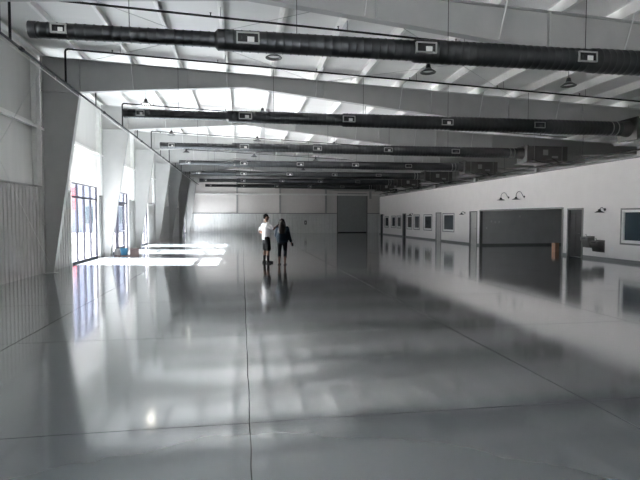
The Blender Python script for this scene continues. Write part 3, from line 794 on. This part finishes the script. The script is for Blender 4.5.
# woman: seen from behind
wo = thing('person', (1.40, 17.25, 0), 'person with long dark hair in a dark blue jacket and black cropped leggings', 'person', rz=math.radians(-14))
la = [V((-.085,0,.84)), V((-.11,.03,.46)), V((-.115,-.01,.08))]; ra = [V((.085,0,.84)), V((.10,.01,.46)), V((.095,-.04,.08))]
m = MB()
for a, k, f in (la, ra):
    m.limb([a, a.lerp(k,.5), k, k.lerp(f,.30)+V((0,-.015,0)), f], [.092,.076,.052,.054,.033])
    m.limb([f+V((0,-.03,-.04)), f+V((0,.06,-.052)), f+V((0,.14,-.062))], [.032,.030,.020])
m.loft([(0,0,.78,.15,.11),(0,0,.88,.165,.12),(0,.01,1.0,.130,.095),(0,.01,1.15,.145,.105),(0,0,1.26,.16,.10),(0,-.01,1.33,.12,.08),(0,-.01,1.37,.06,.055)])
m.limb([(0,-.01,1.33),(-.01,.01,1.43)], [.052,.047])
P = head(m, (-.015,.015,1.505), .25, -.10, .93)
rs, re, rw = V((.165,0,1.29)), V((.235,-.02,1.03)), V((.30,.07,.80))
ls, le, lw = V((-.165,0,1.29)), V((-.23,.02,1.03)), V((-.16,.14,.84))
for s_, e_, w_ in ((rs,re,rw),(ls,le,lw)): m.limb([s_, s_.lerp(e_,.5), e_, e_.lerp(w_,.35), w_], [.046,.040,.034,.032,.022])
hand(m, rw, (.25,.25,-.9), (.9,-.1,.2), .6, .9); hand(m, lw, (.4,.4,-.8), (-.8,.3,0), .6, .9)
o = m.build('body', M_skin, wo, local=True); remesh(o, .008, 3)
m = MB()
m.loft([(0,0,.80,.205,.155),(0,0,.90,.212,.160),(0,.0,1.02,.20,.15),(0,.0,1.16,.20,.145),(0,-.01,1.27,.195,.13),(0,-.01,1.335,.14,.10),(0,-.01,1.37,.08,.07)])
for s_, e_, w_ in ((rs,re,rw),(ls,le,lw)): m.limb([s_, s_.lerp(e_,.5), e_, e_.lerp(w_,.85)], [.075,.068,.062,.050])
o = m.build('jacket', M_jacket, wo, local=True); remesh(o, .012, 3)
m = MB(); m.loft([(0,0,.74,.16,.12),(0,0,.90,.17,.128)])
for a, k, f in (la, ra): m.limb([a, a.lerp(k,.5), k, k.lerp(f,.30)+V((0,-.015,0)), k.lerp(f,.52)], [.100,.082,.058,.060,.052])
o = m.build('leggings', M_legging, wo, local=True); remesh(o, .01, 3)
for a, k, f in (la, ra):
    m = MB(); m.box(f.x-.04,f.x+.04,f.y-.075,f.y+.17,.0,.022); m.limb([f+V((-.036,.02,-.05)),f+V((0,.05,-.012)),f+V((.036,.02,-.05))], [.012,.012,.012]); m.limb([f+V((-.034,.10,-.06)),f+V((0,.10,-.025)),f+V((.034,.10,-.06))], [.012,.012,.012])
    o = m.build('sandal', M_shoe, wo, local=True); remesh(o, .007, 1)
m = MB(); m.ell(P(0,-.03,.045), (.098,.105,.088), 18, 12)
m.loft([(.0,-.105,1.07,.085,.035),(.0,-.115,1.16,.125,.050),(-.0,-.085,1.30,.135,.065),(-.01,-.05,1.42,.110,.075),(-.012,-.02,1.52,.098,.085),(-.012,-.01,1.57,.070,.065)])
m.limb([P(-.09,.0,.0),P(-.10,.0,-.12),P(-.11,.02,-.25)], [.03,.035,.025]); m.limb([P(.09,.0,.0),P(.10,.0,-.12),P(.11,.02,-.25)], [.03,.035,.025])
o = m.build('hair', M_hairw, wo, local=True); remesh(o, .009, 3)
m = MB()
for q in (-1,1): m.ell(P(q*.031,.088,.0), (.010,.008,.008), 10, 8)
m.build('eyes', M_black, wo, smooth=True, local=True)
# phone in her hand
hw = Matrix.Rotation(math.radians(-14),4,'Z') @ V((.345,.115,.71))
t = thing('phone', (1.40+hw.x, 17.25+hw.y, hw.z), 'small dark phone held low in the hand of the person in the jacket', 'phone', rz=.5)
m = MB(); m.box(-.035,.035,-.005,.005,-.06,.06); m.build('body', M_black, t, bevel=.003, local=True)
m = MB(); m.box(-.031,.031,-.0065,-.005,-.055,.055); m.build('screen', M_dkglass, t, local=True)

# ------------------------------------------------------------------ light
SUN, SKY = 560, 4
sun = D.lights.new('sun','SUN'); sun.energy = SUN; sun.angle = math.radians(.55); sun.color = (1,.945,.885)
so = D.objects.new('sun', sun); C.objects.link(so)
d = Vector((5.2,-1.15,-2.9)).normalized(); so.rotation_euler = d.to_track_quat('-Z','Y').to_euler()
w = D.worlds.new('sky'); SC.world = w; w.use_nodes = True; nt = w.node_tree; N = nt.nodes; L = nt.links
bg = N['Background']; sk = N.new('ShaderNodeTexSky'); sk.sky_type = 'NISHITA'; sk.sun_disc = False
sk.sun_elevation = math.radians(28.5); sk.sun_rotation = math.atan2(-5.2, 1.15); sk.air_density = 1.; sk.dust_density = 2.
bg.inputs[0].default_value = (.90,.94,1,1); bg.inputs['Strength'].default_value = SKY
# ------------------------------------------------------------------ camera
f = 490.; pitch = math.atan((240-218)/f); yaw = math.atan((320-242)/f*math.cos(pitch))
fw = Vector((math.sin(yaw)*math.cos(pitch), math.cos(yaw)*math.cos(pitch), -math.sin(pitch)))
r = Vector((math.cos(yaw), -math.sin(yaw), 0)); u = r.cross(fw)
cam = D.cameras.new('camera'); cam.sensor_width = 36; cam.lens = f/640*36; cam.clip_end = 400
co = D.objects.new('camera', cam); C.objects.link(co)
Mx = Matrix((r, u, -fw)).transposed().to_4x4(); Mx.translation = Vector((0,0,1.65)); co.matrix_world = Mx
SC.camera = co
SC.view_settings.view_transform = 'Standard'; SC.view_settings.look = 'None'; SC.view_settings.gamma = 1; SC.view_settings.use_curve_mapping = False
SC.view_settings.exposure = .5
cy = SC.cycles; cy.use_denoising = True; cy.max_bounces = 12; cy.diffuse_bounces = 7; cy.glossy_bounces = 5; cy.transparent_max_bounces = 12
cy.caustics_reflective = True; cy.sample_clamp_indirect = 12; cy.use_adaptive_sampling = True; cy.adaptive_threshold = .01
